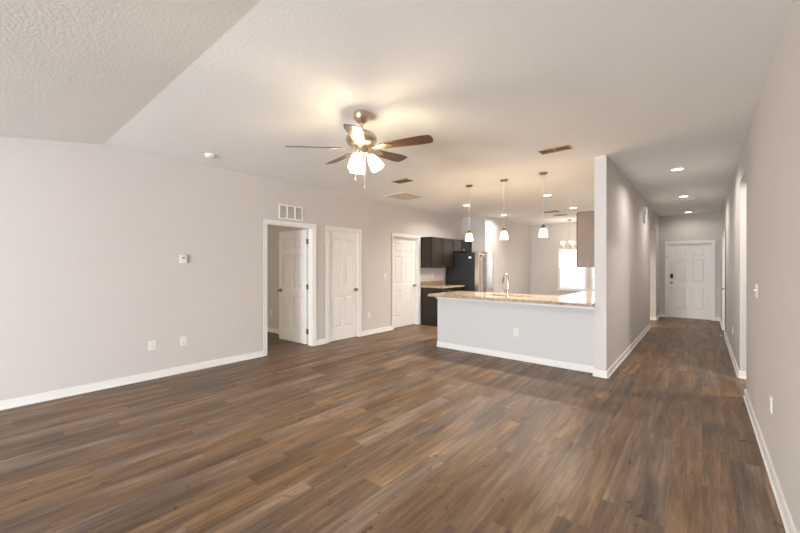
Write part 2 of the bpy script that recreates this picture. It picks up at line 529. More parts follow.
mb = MB(); bb_x(mb, YB, 1, XL, SL[0] - CW); bb_x(mb, YB, 1, SL[1] + CW, XR); struct(mb.build('baseboard_back', M['trim']))
# cap moulding under the granite of the half wall
mb = MB()
mb.box(-3.515, PX0, 5.14, 5.165, 0.825, 0.875, 0.004, 1)
mb.box(-3.525, PX0, 5.105, 5.145, 0.852, 0.875, 0.006, 2)
mb.box(-3.515, -3.49, 5.14, 5.29, 0.825, 0.875, 0.004, 1)
mb.box(-3.49, PX0, 5.165, 5.285, 0.84, 0.875)
struct(mb.build('trim_1', M['trim']), 'white cap moulding under the granite overhang')

# ------------------------------------------------------------------ doors
def six_panel(mb, w, h, t, k=1.0):
    """leaf in local x 0..w, y 0..t, z 0.012..h"""
    z0 = 0.012
    core = 0.014
    mb.box(0, w, core, t - core, z0, h)
    st = 0.115 * w / 0.8; mid = 0.10 * w / 0.8
    zs = [z0, 0.245, 0.83, 0.99, 1.60, 1.69, 1.895, h]   # rail/panel boundaries from the bottom
    zs = [z0] + [z * h / 2.03 for z in zs[1:-1]] + [h]
    xs = [0, st, w / 2 - mid / 2, w / 2 + mid / 2, w - st, w]
    for (ya, yb, s) in ((0.0, core, -1), (t, t - core, 1)):
        for i in (0, 2, 4): mb.box(xs[i], xs[i + 1], ya, yb, z0, h)
        for i in (0, 2, 4, 6):
            for j in (1, 3): mb.box(xs[j], xs[j + 1], ya, yb, zs[i], zs[i + 1])
        for i in (1, 3, 5):
            for j in (1, 3):
                g = 0.016
                mb.frustum(xs[j] + g, xs[j + 1] - g, zs[i] + g, zs[i + 1] - g, yb, ya - s * 0.002 if False else ya + (0.002 if ya == 0 else -0.002), 0.022)
    return mb

def knob_mesh(side=-1, reach=0.06):
    prof = [(0.0, 0.0), (0.032, 0.0), (0.032, 0.006), (0.012, 0.010), (0.011, 0.028), (0.020, 0.034), (0.028, 0.045), (0.026, 0.056), (0.014, 0.062), (0.0, 0.063)]
    m = Matrix.Rotation(R(90) if side < 0 else R(-90), 4, 'X')
    return MB().lathe(prof, 20, m)

def door(n, loc, rz, w, h, t, label, casing_back=False, recess=0.0, angle=0.0, hinge_left=True, knob_z=0.93, wall_t=0.12, show_hinges=True):
    root = struct(empty('door_%d' % n, loc, rz), label)
    g = 0.018
    mb = MB()                                       # jamb lining
    mb.box(0, g, -0.001, wall_t + 0.001, 0, h); mb.box(w - g, w, -0.001, wall_t + 0.001, 0, h); mb.box(0, w, -0.001, wall_t + 0.001, h - g, h)
    if recess > 0:                                  # stop in front of a leaf set deep
        s0 = recess - 0.012
        mb.box(g, g + 0.012, s0 - 0.02, s0 + 0.01, 0, h - g); mb.box(w - g - 0.012, w - g, s0 - 0.02, s0 + 0.01, 0, h - g); mb.box(g, w - g, s0 - 0.02, s0 + 0.01, h - g - 0.012, h - g)
    mb.build('jamb', M['trim'], root)
    for sgn, y in ((-1, 0.0),) + (((1, wall_t),) if casing_back else ()):
        mb = MB()
        o = 0.006
        for x0, x1 in ((-CW, o), (w - o, w + CW)):
            mb.box(x0, x1, y, y + sgn * 0.014, 0, h + CW, 0.003, 1)
        mb.box(o, w - o, y, y + sgn * 0.014, h - o, h + CW, 0.003, 1)
        mb.box(-CW, -CW + 0.016, y, y + sgn * 0.02, 0, h + CW, 0.003, 1)
        mb.box(w + CW - 0.016, w + CW, y, y + sgn * 0.02, 0, h + CW, 0.003, 1)
        mb.box(-CW, w + CW, y, y + sgn * 0.02, h + CW - 0.016, h + CW, 0.003, 1)
        mb.build('casing', M['trim'], root)
    lw = w - 2 * g - 0.008; lh = h - g - 0.006; lt = 0.036
    leaf = six_panel(MB(), lw, lh, lt).build('door_leaf', M['door'], root)
    if hinge_left:
        leaf.location = (g + 0.004, recess, 0)
        kx = lw - 0.065
    else:
        leaf.location = (g + 0.004, recess, 0)
        kx = 0.065
    if angle:
        # swings through the wall about the far jamb (x = w): local frame of the leaf turned about its x = lw edge
        px, py = w - g - 0.008, wall_t + 0.034
        a = angle
        leaf.rotation_euler = (0, 0, -a)
        leaf.location = (px - lw * math.cos(a), py + lw * math.sin(a), 0)
    for s, y in ((-1, 0.0), (1, lt)):
        k = knob_mesh(s).build('knob', M['knob'], leaf, (kx, y, knob_z), smooth=True)
    if show_hinges:
        for z in (0.24, 1.02, h - 0.24):
            if angle: hx, hy = w - g - 0.003, wall_t + 0.012
            else: hx, hy = (g + 0.002 if hinge_left else w - g - 0.002), recess - 0.005
            MB().lathe([(0.0, -0.045), (0.007, -0.045), (0.007, 0.045), (0.0, 0.045)], 10).box(-0.012, 0.002 if angle else 0.012, -0.032 if angle else 0.0, 0.022 if angle else 0.004, -0.044, 0.044).build('hinge', M['knob'], root, (hx, hy, z), smooth=True)
    return root, leaf

door(1, (XL, D1[0], 0), R(90), D1[1] - D1[0], DH, 0.036, 'white six-panel door standing open into the bedroom', casing_back=True, angle=R(88), hinge_left=False)
door(2, (XL, D2[0], 0), R(90), D2[1] - D2[0], DH, 0.036, 'white closed six-panel door between open doorway and far left door', recess=0.012, hinge_left=True)
door(3, (XL, D3[0], 0), R(90), D3[1] - D3[0], DH, 0.036, 'white closed six-panel door beside the dark kitchen cabinets', recess=0.08, hinge_left=True, show_hinges=False)
r4, l4 = door(4, (FD[0], YF, 0), 0, FD[1] - FD[0], 1.995, 0.036, 'white six-panel entry door at the hallway end', recess=0.03, hinge_left=False, knob_z=0.94)
MB().box(0.035, 0.095, -0.022, 0, 1.06, 1.18, 0.006).build('keypad_deadbolt', M['black'], l4)
MB().box(0.02, FD[1] - FD[0] - 0.02, -0.01, 0.12, 0, 0.014, 0.002).build('threshold', M['bronze'], r4)
MB().box(-0.045, -0.01, -0.03, -0.012, 1.60, 1.64, 0.002).box(-0.06, 0.03, -0.04, -0.03, 1.612, 1.628, 0.002).build('security_latch', M['nickel'], r4)
door(5, (XR, D4[1], 0), R(-90), D4[1] - D4[0], DH, 0.036, 'white closed door on the right side of the hallway', recess=0.01, hinge_left=True)
# ------------------------------------------------------------------ windows
def window(n, x0, x1, y, z0, z1, label, inward=-1, t=0.12):
    root = struct(empty('window_%d' % n, (x0, y, z0)), label)
    w = x1 - x0; h = z1 - z0
    mb = MB()
    for a0, a1, c0, c1 in ((0, 0.045, 0, h), (w - 0.045, w, 0, h), (0.045, w - 0.045, 0, 0.05), (0.045, w - 0.045, h - 0.05, h)):
        mb.box(a0, a1, 0.03, 0.10, c0, c1, 0.004, 1)
    mb.build('window_frame', M['trim'], root)
    mb = MB(); mb.box(0.045, w - 0.045, 0.035, 0.075, h / 2 - 0.022, h / 2 + 0.022, 0.003, 1)
    mb.box(0.045, 0.07, 0.04, 0.07, 0.05, h / 2); mb.box(w - 0.07, w - 0.045, 0.04, 0.07, 0.05, h / 2)
    mb.build('sash', M['trim'], root)
    MB().box(0.045, w - 0.045, 0.058, 0.062, 0.05, h - 0.05).build('pane', M['glass'], root)
    MB().box(-0.03, w + 0.03, -0.035, 0.03, -0.025, 0.0, 0.004, 1).build('window_sill', M['trim'], root)
    return root
window(1, W1[0], W1[1], YF, WZ[0], WZ[1], 'left dining window with a bright view of the street')
window(2, W2[0], W2[1], YF, WZ[0], WZ[1], 'right dining window, mostly hidden by the hallway wall')
def back_glass(n, x0, x1, z0, z1, panels, label, y=None):
    root = struct(empty('window_%d' % n, (x0, YB - 0.12 if y is None else y, z0)), label)
    w = x1 - x0; h = z1 - z0; pw = w / panels
    mb = MB()
    for i in range(panels):
        a0, a1 = i * pw, (i + 1) * pw
        for p in ((a0, a0 + 0.05, 0, h), (a1 - 0.05, a1, 0, h), (a0 + 0.05, a1 - 0.05, 0, 0.07), (a0 + 0.05, a1 - 0.05, h - 0.05, h)):
            mb.box(p[0], p[1], 0.02, 0.09, p[2], p[3], 0.004, 1)
    mb.build('window_frame', M['trim'], root)
    for i in range(panels):
        MB().box(i * pw + 0.05, (i + 1) * pw - 0.05, 0.05, 0.056, 0.07, h - 0.05).build('pane', M['glass'], root)
back_glass(3, SL[0], SL[1], 0.0, 2.05, 3, 'wide sliding patio door behind the camera')
back_glass(4, BW[0], BW[1], 0.65, 2.05, 2, 'window behind the camera')
back_glass(5, -7.85, -6.55, 0.75, 2.05, 2, 'unseen bedroom window, added to light the room', -1.62)

# ------------------------------------------------------------------ outside
struct(MB().box(-40, 30, YF + 0.16, 60, -0.32, -0.2).build('lawn', M['grass']), 'front lawn outside the dining windows')
struct(MB().box(-40, 30, 22, 29, -0.2, -0.17).build('street', M['asphalt']), 'street beyond the front lawn')
struct(MB().box(-12, 6, -12, -5.66, -0.25, -0.12).build('patio_slab', M['concrete']), 'patio slab behind the house')
t = tag(empty('tree', (-6.6, 19.5, -0.2)), 'leafy tree on the front lawn seen faintly through the dining window', 'tree')
MB().tube([(0, 0, -0.05), (0.05, 0.05, 1.0), (0, 0.1, 2.4), (0.2, 0, 3.6)], 0.15, 10, [0.2, 0.15, 0.12, 0.06]).tube([(0, 0.08, 1.8), (-0.7, 0.1, 2.9)], 0.07, 8).tube([(0.03, 0.08, 2.0), (0.8, 0.2, 3.0)], 0.06, 8).build('trunk', M['bark'], t, smooth=True)
mb = MB()
for k in range(46):
    a = random.uniform(0, 2 * PI); rr = random.uniform(0.1, 1.5); z = random.uniform(2.1, 4.6)
    rr *= 1 - abs(z - 3.1) / 2.6
    m = Matrix.Translation((rr * math.cos(a), rr * math.sin(a), z)) @ Matrix.Scale(random.uniform(0.25, 0.5), 4)
    r = bmesh.ops.create_icosphere(mb.bm, subdivisions=2, radius=1.0, matrix=m)
    for v in r['verts']: v.co += Vector((random.uniform(-.06, .06), random.uniform(-.06, .06), random.uniform(-.06, .06)))
mb.build('foliage', M['leaf'], t)

# ------------------------------------------------------------------ kitchen cabinets
def cab_door(mb, y0, y1, z0, z1, x, s):
    """shaker door with raised centre on face x, opening to side s; spans y0..y1"""
    g = 0.012; f = 0.055
    y0 += g; y1 -= g; z0 += g; z1 -= g
    xa, xb = x, x + s * 0.019
    mb.box(xa, xb - s * 0.007, y0, y1, z0, z1)
    xi = xb - s * 0.008
    for p in ((y0, y0 + f, z0, z1), (y1 - f, y1, z0, z1), (y0 + f, y1 - f, z0, z0 + f), (y0 + f, y1 - f, z1 - f, z1)):
        mb.box(xi, xb, p[0], p[1], p[2], p[3], 0.002, 1)
    if (y1 - y0) > 0.2 and (z1 - z0) > 0.22:
        q = f + 0.028
        mb.box(xi, xb - s * 0.002, y0 + q, y1 - q, z0 + q, z1 - q, 0.003, 1)
    return mb
def cab_knob(parent, y, z, x, s):
    m = Matrix.Rotation(R(90) * s, 4, 'Y')
    return MB().lathe([(0.0, 0), (0.006, 0), (0.006, 0.014), (0.019, 0.020), (0.019, 0.028), (0.0, 0.031)], 14, m).build('knob', M['steel'], parent, (x, y, z), smooth=True)

def wall_cabinet(name, xw, s, depth, y0, y1, z0, z1, nd, label, group=None, knob_low=True):
    root = tag(empty(name, (xw, y0, z0)), label, 'cabinet', group)
    w = y1 - y0; h = z1 - z0
    MB().box(0, s * depth, 0, w, 0, h, 0.002, 1).build('cabinet_body', M['espresso'], root)
    dw = w / nd
    for i in range(nd):
        d = cab_door(MB(), i * dw, (i + 1) * dw, 0, h, s * depth + s * 0.001, s).build('cabinet_door', M['espresso'], root)
        ky = (i + 1) * dw - 0.035 if i % 2 == 0 else i * dw + 0.035
        cab_knob(d, ky, 0.05, s * (depth + 0.02), s)
    return root
wall_cabinet('wall_cabinet', XL, 1, 0.315, 6.885, 7.83, 1.345, 2.07, 2, 'dark two-door wall cabinet on left kitchen wall, above the small counter')
wall_cabinet('wall_cabinet', XL, 1, 0.315, 7.835, 8.79, 1.76, 2.07, 2, 'short dark wall cabinet above the refrigerator')
wc = wall_cabinet('wall_cabinet', PX0, -1, 0.345, 5.65, 6.60, 1.36, 2.165, 2, 'tall dark wall cabinet on kitchen side of the white column wall')

MB().box(0, -0.346, -0.004, 0, 0.0, 0.805).build('end_glow_sheet', M['endglow'], wc)  # thin sheet carrying the painted glow over the cabinet end
def base_cabinet(name, xw, s, depth, y0, y1, nd, label, toe_front=True):
    root = tag(empty(name, (xw, y0, 0)), label, 'cabinet')
    w = y1 - y0; bk = s * 0.026
    MB().box(bk, s * depth, 0, w, 0.10, 0.874).box(bk, s * (depth - 0.07), 0.0, w, 0, 0.10).build('cabinet_body', M['espresso'], root)
    dw = w / nd
    for i in range(nd):
        d = MB().box(s * (depth + 0.001), s * (depth + 0.019), i * dw + 0.003, (i + 1) * dw - 0.003, 0.72, 0.865, 0.003, 1).build('drawer', M['espresso'], root)
        cab_knob(d, (i + 0.5) * dw, 0.79, s * (depth + 0.019), s)
        d = cab_door(MB(), i * dw, (i + 1) * dw, 0.11, 0.71, s * (depth + 0.001), s).build('cabinet_door', M['espresso'], root)
        cab_knob(d, (i + 1) * dw - 0.035 if i % 2 == 0 else i * dw + 0.035, 0.65, s * (depth + 0.02), s)
    return root
base_cabinet('base_cabinet', XL, 1, 0.60, 6.90, 7.85, 2, 'dark base cabinet on left kitchen wall beside the white door')
base_cabinet('base_cabinet', PX0, -1, 0.62, 5.93, 7.34, 3, 'dark base cabinet along the kitchen side of the hallway wall')
# peninsula cabinets (open towards the kitchen)
def peninsula_cabinet(x0, x1, ztop, label):
    root = tag(empty('base_cabinet', (x0, 5.288, 0)), label, 'cabinet')
    pw = x1 - x0
    mb = MB()
    mb.box(0, pw, 0, 0.60, 0.10, ztop).box(0, pw, 0, 0.53, 0, 0.10)
    mb.build('cabinet_body', M['espresso'], root)
    for i in range(2):
        dw = pw / 2
        d = MB().box(i * dw + 0.003, (i + 1) * dw - 0.003, 0.601, 0.62, 0.11, 0.865, 0.003, 1).build('cabinet_door', M['espresso'], root)
        MB().lathe([(0.0, 0), (0.006, 0), (0.006, 0.014), (0.014, 0.020), (0.014, 0.028), (0.0, 0.031)], 14, Matrix.Rotation(R(-90), 4, 'X')).build('knob', M['chrome'], d, ((i + 1) * dw - 0.05 if i == 0 else dw + 0.05, 0.62, 0.75), smooth=True)
peninsula_cabinet(-3.49, -2.722, 0.874, 'dark base cabinet behind the left end of the white half wall')
peninsula_cabinet(-2.72, -1.965, 0.69, 'dark sink cabinet behind the middle of the white half wall')

# ------------------------------------------------------------------ granite tops
SX = (-2.70, -1.99); SY = (5.27, 5.66)
zt0, zt1 = 0.876, 0.915
mb = MB()
GX0, GX1, GY0, GY1 = -3.52, PX0 - 0.002, 4.92, 5.95
# one outline with an L leg; the hole is bridged by building the slab from touching pieces
mb.box(GX0, SX[0], GY0, GY1, zt0, zt1); mb.box(SX[1], GX1, GY0, GY1, zt0, zt1)
mb.box(SX[0], SX[1], GY0, SY[0], zt0, zt1); mb.box(SX[0], SX[1], SY[1], GY1, zt0, zt1)
mb.box(-1.695, GX1, GY1, 7.36, zt0, zt1)
tag(mb.build('countertop', M['granite']), 'speckled tan granite countertop on the white half wall', 'countertop')
mb = MB(); mb.box(XL + 0.001, -4.50, 6.885, 7.86, zt0, zt1, 0.004, 1)
ct = tag(mb.build('countertop', M['granite']), 'small speckled granite countertop between white door and refrigerator', 'countertop')
MB().box(XL + 0.001, XL + 0.02, 6.885, 7.86, zt1, zt1 + 0.10, 0.002, 1).build('backsplash', M['granite'], ct)

# sink
sk = tag(empty('kitchen_sink', ((SX[0] + SX[1]) / 2, (SY[0] + SY[1]) / 2, 0.70)), 'stainless undermount sink set in the granite behind the faucet', 'sink')
hw, hd = (SX[1] - SX[0]) / 2, (SY[1] - SY[0]) / 2
mb = MB(); tk = 0.012; zt = 0.174
mb.box(-hw - tk, hw + tk, -hd - tk, hd + tk, 0, 0.01); mb.box(-hw - tk, -hw, -hd - tk, hd + tk, 0.01, zt); mb.box(hw, hw + tk, -hd - tk, hd + tk, 0.01, zt)
mb.box(-hw, hw, -hd - tk, -hd, 0.01, zt); mb.box(-hw, hw, hd, hd + tk, 0.01, zt)
mb.build('basin', M['basin'], sk)
MB().lathe([(0.0, 0.010), (0.045, 0.010), (0.045, 0.014), (0.03, 0.013), (0.0, 0.012)], 20).build('drain', M['chrome'], sk)
# faucet
fc = tag(empty('faucet', (-2.20, 5.11, zt1)), 'tall chrome gooseneck faucet on the granite counter', 'faucet')
MB().lathe([(0, 0), (0.028, 0), (0.028, 0.006), (0.022, 0.012), (0.019, 0.10), (0.015, 0.13), (0, 0.13)], 20).build('base', M['chrome'], fc, smooth=True)
pts = [(0, 0, 0.12), (0, 0, 0.20), (0, 0, 0.27)]
dx, dy = -0.75, 0.66
for k in range(1, 13):
    a = PI * k / 12 * 0.93
    rr = 0.075
    d = rr - rr * math.cos(a)
    pts.append((dx * d, dy * d, 0.27 + rr * math.sin(a)))
MB().tube(pts, 0.013, 14).build('spout', M['chrome'], fc, smooth=True)
e = Vector(pts[-1]); dn = (Vector(pts[-1]) - Vector(pts[-2])).normalized()
MB().tube([e - dn * 0.005, e + dn * 0.02, e + dn * 0.07, e + dn * 0.10], 0.016, 14, [0.014, 0.017, 0.018, 0.015]).build('spray_head', M['chrome'], fc, smooth=True)
MB().tube([(-0.015, 0, 0.075), (-0.05, 0.0, 0.085)], 0.010, 10).tube([(-0.045, 0, 0.083), (-0.075, 0.0, 0.14)], 0.006, 8).build('handle', M['chrome'], fc, smooth=True)

# ------------------------------------------------------------------ refrigerator
FY0, FY1 = 7.93, 8.74
fr = tag(empty('refrigerator', (XL + 0.05, FY0, 0)), 'stainless front refrigerator with black side at the far kitchen wall', 'refrigerator')
fw = FY1 - FY0; fd = 0.83
MB().box(0, fd, 0, fw, 0.03, 1.72, 0.006, 2).build('cabinet_body', M['fridge_side'], fr)
def fridge_door(z0, z1):
    mb = MB(); n = 14; pts = [(fd + 0.008, 0.0)]
    for i in range(n + 1):
        u = i / n
        bulge = 0.11 + 0.075 * (1 - abs(2 * u - 1) ** 3.2)
        pts.append((fd + bulge, fw * u))
    pts.append((fd + 0.008, fw))
    mb.poly_prism(pts, z0, z1)
    return mb
for z0, z1, hz0, hz1 in ((0.62, 1.735, 0.72, 1.66), (0.06, 0.61, 0.53, 0.56)):
    d = fridge_door(z0, z1).build('fridge_door', M['steel'], fr, smooth=True)
    if z0 > 0.5:
        x = fd + 0.20
        MB().tube([(fd + 0.14, 0.07, hz0), (x, 0.065, hz0 + 0.01), (x + 0.035, 0.065, hz0 + 0.10), (x + 0.045, 0.065, (hz0 + hz1) / 2), (x + 0.035, 0.065, hz1 - 0.10), (x, 0.065, hz1 - 0.01), (fd + 0.14, 0.07, hz1)], 0.015, 10).build('handle', M['handle'], d, smooth=True)
    else:
        MB().tube([(fd + 0.17, 0.10, 0.54), (fd + 0.225, 0.11, 0.54), (fd + 0.24, fw / 2, 0.54), (fd + 0.225, fw - 0.11, 0.54), (fd + 0.17, fw - 0.10, 0.54)], 0.012, 10).build('handle', M['steel'], d, smooth=True)
for y in (0.04, fw - 0.04): MB().lathe([(0, 0), (0.02, 0), (0.02, 0.032), (0, 0.032)], 12).build('foot', M['black'], fr, (0.7, y, 0))
for y in (0.04, fw - 0.04): MB().lathe([(0, 0), (0.02, 0), (0.02, 0.032), (0, 0.032)], 12).build('foot', M['black'], fr, (0.08, y, 0))
MB().box(fd - 0.16, fd - 0.09, -0.0015, 0, 1.58, 1.62).build('sticker', M['plastic'], fr)
MB().box(fd - 0.02, fd + 0.1, fw - 0.09, fw - 0.02, 1.72, 1.745, 0.004).build('hinge_cover', M['black'], fr)

# ------------------------------------------------------------------ ceiling fan
FX, FY = -2.328, 2.24
fan = tag(empty('ceiling_fan', (FX, FY, CEIL)), 'five-blade walnut ceiling fan with nickel motor and lit glass shades', 'ceiling fan')
MB().lathe([(0, 0), (0.074, 0), (0.075, -0.02), (0.068, -0.05), (0.045, -0.082), (0.024, -0.095), (0, -0.095)], 32).build('canopy', M['nickel'], fan, smooth=True)
MB().lathe([(0, -0.09), (0.013, -0.09), (0.013, -0.165), (0, -0.165)], 16).build('downrod', M['nickel'], fan, smooth=True)
MB().lathe([(0, -0.15), (0.028, -0.15), (0.034, -0.165), (0.075, -0.172), (0.115, -0.190), (0.136, -0.218), (0.138, -0.252), (0.122, -0.282), (0.092, -0.298), (0.05, -0.305), (0, -0.305)], 40).build('motor_housing', M['nickel'], fan, smooth=True)
MB().lathe([(0, -0.30), (0.056, -0.30), (0.060, -0.32), (0.058, -0.350), (0.070, -0.358), (0.070, -0.372), (0.045, -0.392), (0.012, -0.402), (0, -0.402)], 28).build('switch_housing', M['nickel'], fan, smooth=True)
BZ = -0.318
def blade_outline():
    pts = []
    r0, r1 = 0.185, 0.650
    w0, w1 = 0.050, 0.070
    pts.append((r0, -w0 * 0.8)); pts.append((r0 + 0.03, -w0))
    pts.append((r1 - 0.10, -w1)); pts.append((r1 - 0.03, -w1 * 0.93))
    for k in range(-4, 5):
        a = k / 4 * R(60)
        pts.append((r1 - 0.03 + 0.03 * math.cos(a), w1 * 0.85 * math.sin(a) / math.sin(R(60))))
    pts.append((r1 - 0.03, w1 * 0.93)); pts.append((r1 - 0.10, w1)); pts.append((r0 + 0.03, w0)); pts.append((r0, w0 * 0.8))
    return pts
for k in range(5):
    ang = R(22 + 72 * k)
    iron = None
    mb = MB(); mb.poly_prism(blade_outline(), -0.003, 0.003)
    bl = mb.build('fan_blade', M['blade'], fan)
    bl.matrix_local = Matrix.Translation((0, 0, BZ)) @ Matrix.Rotation(R(4), 4, Vector((0.766, 0.643, 0))) @ Matrix.Rotation(R(-3), 4, Vector((-0.643, 0.766, 0))) @ Matrix.Rotation(ang, 4, 'Z') @ Matrix.Rotation(R(-13), 4, 'X')
    mb = MB()
    mb.poly_prism([(0.215, -0.045), (0.28, -0.02), (0.295, 0), (0.28, 0.02), (0.215, 0.045), (0.175, 0.03), (0.12, 0.016), (0.085, 0.02), (0.085, -0.02), (0.12, -0.016), (0.175, -0.03)], -0.010, -0.004)
    mb.build('blade_iron', M['nickel'], bl, smooth=False)
fan_warm = (1.0, 0.90, 0.78)
for ang, tilt in ((-78, 12), (40, 32), (160, 14)):
    base = Matrix.Translation((0, 0, -0.358)) @ Matrix.Rotation(R(ang), 4, 'Z')
    mb = MB(); mb.tube([(0.035, 0, 0.0), (0.058, 0, 0.006), (0.072, 0, -0.012)], 0.008, 10)
    o = mb.build('lamp_arm', M['nickel'], fan, smooth=True); o.matrix_local = base
    sm = base @ Matrix.Translation((0.070, 0, -0.012)) @ Matrix.Rotation(R(-tilt), 4, 'Y')
    o = MB().lathe([(0, 0.012), (0.022, 0.012), (0.027, 0.0), (0.029, -0.028), (0, -0.028)], 20).build('lamp_socket', M['nickel'], fan, smooth=True); o.matrix_local = sm
    mb = MB(); mb.lathe([(0.026, -0.012), (0.034, -0.03), (0.047, -0.065), (0.056, -0.105), (0.060, -0.150), (0.057, -0.150), (0.053, -0.105), (0.044, -0.065), (0.031, -0.03), (0.023, -0.014)], 28, cap=False)
    o = mb.build('lamp_shade', M['shade'], fan, smooth=True); o.matrix_local = sm
    b = bulb('bulb', o, (0, 0, -0.09), FAN_W, fan_warm, 0.05)
for x, y, l in ((-0.045, -0.03, 0.20), (0.03, 0.01, 0.27)):
    MB().tube([(x, y, -0.385), (x, y, -0.385 - l)], 0.0016, 6).lathe([(0, 0), (0.005, -0.003), (0.005, -0.02), (0, -0.024)], 8, Matrix.Translation((x, y, -0.385 - l))).build('pull_chain', M['nickel'], fan)

# ------------------------------------------------------------------ pendants
def pendant(loc, label, first=None):
    if first is None:
        root = empty('pendant_lamp', loc)
        MB().lathe([(0, 0), (0.062, 0), (0.062, -0.008), (0.045, -0.022), (0.010, -0.030), (0, -0.030)], 28).build('canopy', M['bronze'], root, smooth=True)
        MB().tube([(0, 0, -0.028), (0, 0, -0.765)], 0.0035, 8).build('rod', M['cord'], root)
        MB().lathe([(0, -0.745), (0.008, -0.75), (0.014, -0.765), (0.028, -0.775), (0.032, -0.795), (0.030, -0.825), (0, -0.825)], 20).build('socket_cap', M['bronze'], root, smooth=True)
        sh = MB().lathe([(0.028, -0.812), (0.040, -0.826), (0.047, -0.85), (0.052, -0.88), (0.058, -0.925), (0.060, -0.938), (0.057, -0.938), (0.055, -0.925), (0.049, -0.88), (0.044, -0.85), (0.037, -0.828), (0.025, -0.815)], 28, cap=False).build('lamp_shade', M['shade'], root, smooth=True)
        bulb('bulb', sh, (0, 0, -0.885), PENDANT_W, (1.0, 0.89, 0.76), 0.03)
    else:
        root = copy_tree(first); root.location = loc
    tag(root, label, 'pendant lamp', 'pendant lamps over the peninsula')
    return root
p0 = pendant((-3.02, 5.42, CEIL), 'leftmost of three glass pendant lamps over peninsula, hanging before the refrigerator cabinet')
pendant((-2.40, 5.42, CEIL), 'middle one of the three small glass pendant lamps over the peninsula', p0)
pendant((-1.78, 5.38, CEIL), 'rightmost of the three glass pendant lamps, nearest the white column', p0)

# ------------------------------------------------------------------ recessed lights
def can_light(loc, label, group, first=None, power=CAN_W):
    if first is None:
        root = empty('recessed_light', loc)
        MB().lathe([(0.070, -0.001), (0.095, -0.001), (0.093, -0.007), (0.072, -0.010), (0.070, -0.008)], 32, cap=False).build('trim_ring', M['trim'], root, smooth=True)
        MB().lathe([(0, -0.004), (0.071, -0.004), (0.071, -0.001), (0, -0.001)], 32).build('lens', M['canlens'], root)
        d = bpy.data.lights.new('recessed_lamp', 'AREA'); d.shape = 'DISK'; d.size = 0.13; d.energy = power; d.spread = R(155); d.color = (1.0, 0.92, 0.83)
        o = bpy.data.objects.new('recessed_lamp', d); COL.objects.link(o); o.parent = root; o.location = (0, 0, -0.012)
    else:
        root = copy_tree(first); root.location = loc
    tag(root, label, 'ceiling light', group)
    return root
c0 = can_light((-0.265, 6.38, CEIL), 'nearest of the three recessed ceiling lights in the hallway', 'recessed lights in the hallway', power=HALL_W)
can_light((-0.275, 8.93, CEIL), 'middle recessed ceiling light of the hallway row, just before the vent', 'recessed lights in the hallway', c0)
can_light((-0.265, 11.6, CEIL), 'farthest recessed hallway ceiling light, in front of the entry door', 'recessed lights in the hallway', power=2.0)
g = 'recessed lights in the kitchen ceiling'
c1 = can_light((-2.27, 7.10, CEIL), 'recessed kitchen light just beside the rightmost pendant rod', g)
can_light((-4.03, 7.12, CEIL), 'recessed kitchen light behind the leftmost pendant rod', g, power=19.0)
can_light((-2.30, 9.03, CEIL), 'far recessed kitchen light, above the tall cabinet and chandelier', g, c1)
can_light((-4.03, 9.08, CEIL), 'far recessed kitchen light behind the middle pendant rod', g, power=8.0)

can_light((1.1, 5.6, CEIL), 'recessed light of the side hall, unseen, put in to brighten the right jamb', 'added light of the side hall', power=18)  # unseen lamp added so the jamb of the right opening reads bright

# ------------------------------------------------------------------ chandelier
ch = tag(empty('chandelier', (-2.97, 11.25, CEIL)), 'small five-light nickel chandelier hanging before the dining window', 'chandelier')
MB().lathe([(0, 0), (0.065, 0), (0.06, -0.02), (0.01, -0.03), (0, -0.03)], 24).build('canopy', M['bronze'], ch, smooth=True)
MB().tube([(0, 0, -0.02), (0, 0, -0.80)], 0.006, 8).build('rod', M['nickel'], ch)
MB().lathe([(0, -0.62), (0.018, -0.64), (0.028, -0.70), (0.018, -0.76), (0.030, -0.80), (0.016, -0.85), (0, -0.87)], 20).build('body', M['nickel'], ch, smooth=True)
for k in range(5):
    a = R(72 * k + 10); m = Matrix.Rotation(a, 4, 'Z')
    MB().tube([m @ Vector(p) for p in ((0.01, 0, -0.80), (0.08, 0, -0.85), (0.16, 0, -0.85), (0.21, 0, -0.80), (0.215, 0, -0.765))], 0.007, 8).lathe([(0, -0.77), (0.03, -0.765), (0.022, -0.75), (0, -0.75)], 14, Matrix.Translation((m @ Vector((0.215, 0, 0))))).build('lamp_arm', M['nickel'], ch, smooth=True)
    MB().lathe([(0.018, -0.752), (0.032, -0.735), (0.042, -0.70), (0.050, -0.645), (0.047, -0.645), (0.039, -0.70), (0.029, -0.733), (0.015, -0.750)], 20, Matrix.Translation((m @ Vector((0.215, 0, 0)))), cap=False).build('lamp_shade', M['clearshade'], ch, smooth=True)
bulb('bulb', ch, (0, 0, -0.58), CHAND_W, (1.0, 0.87, 0.72), 0.15)

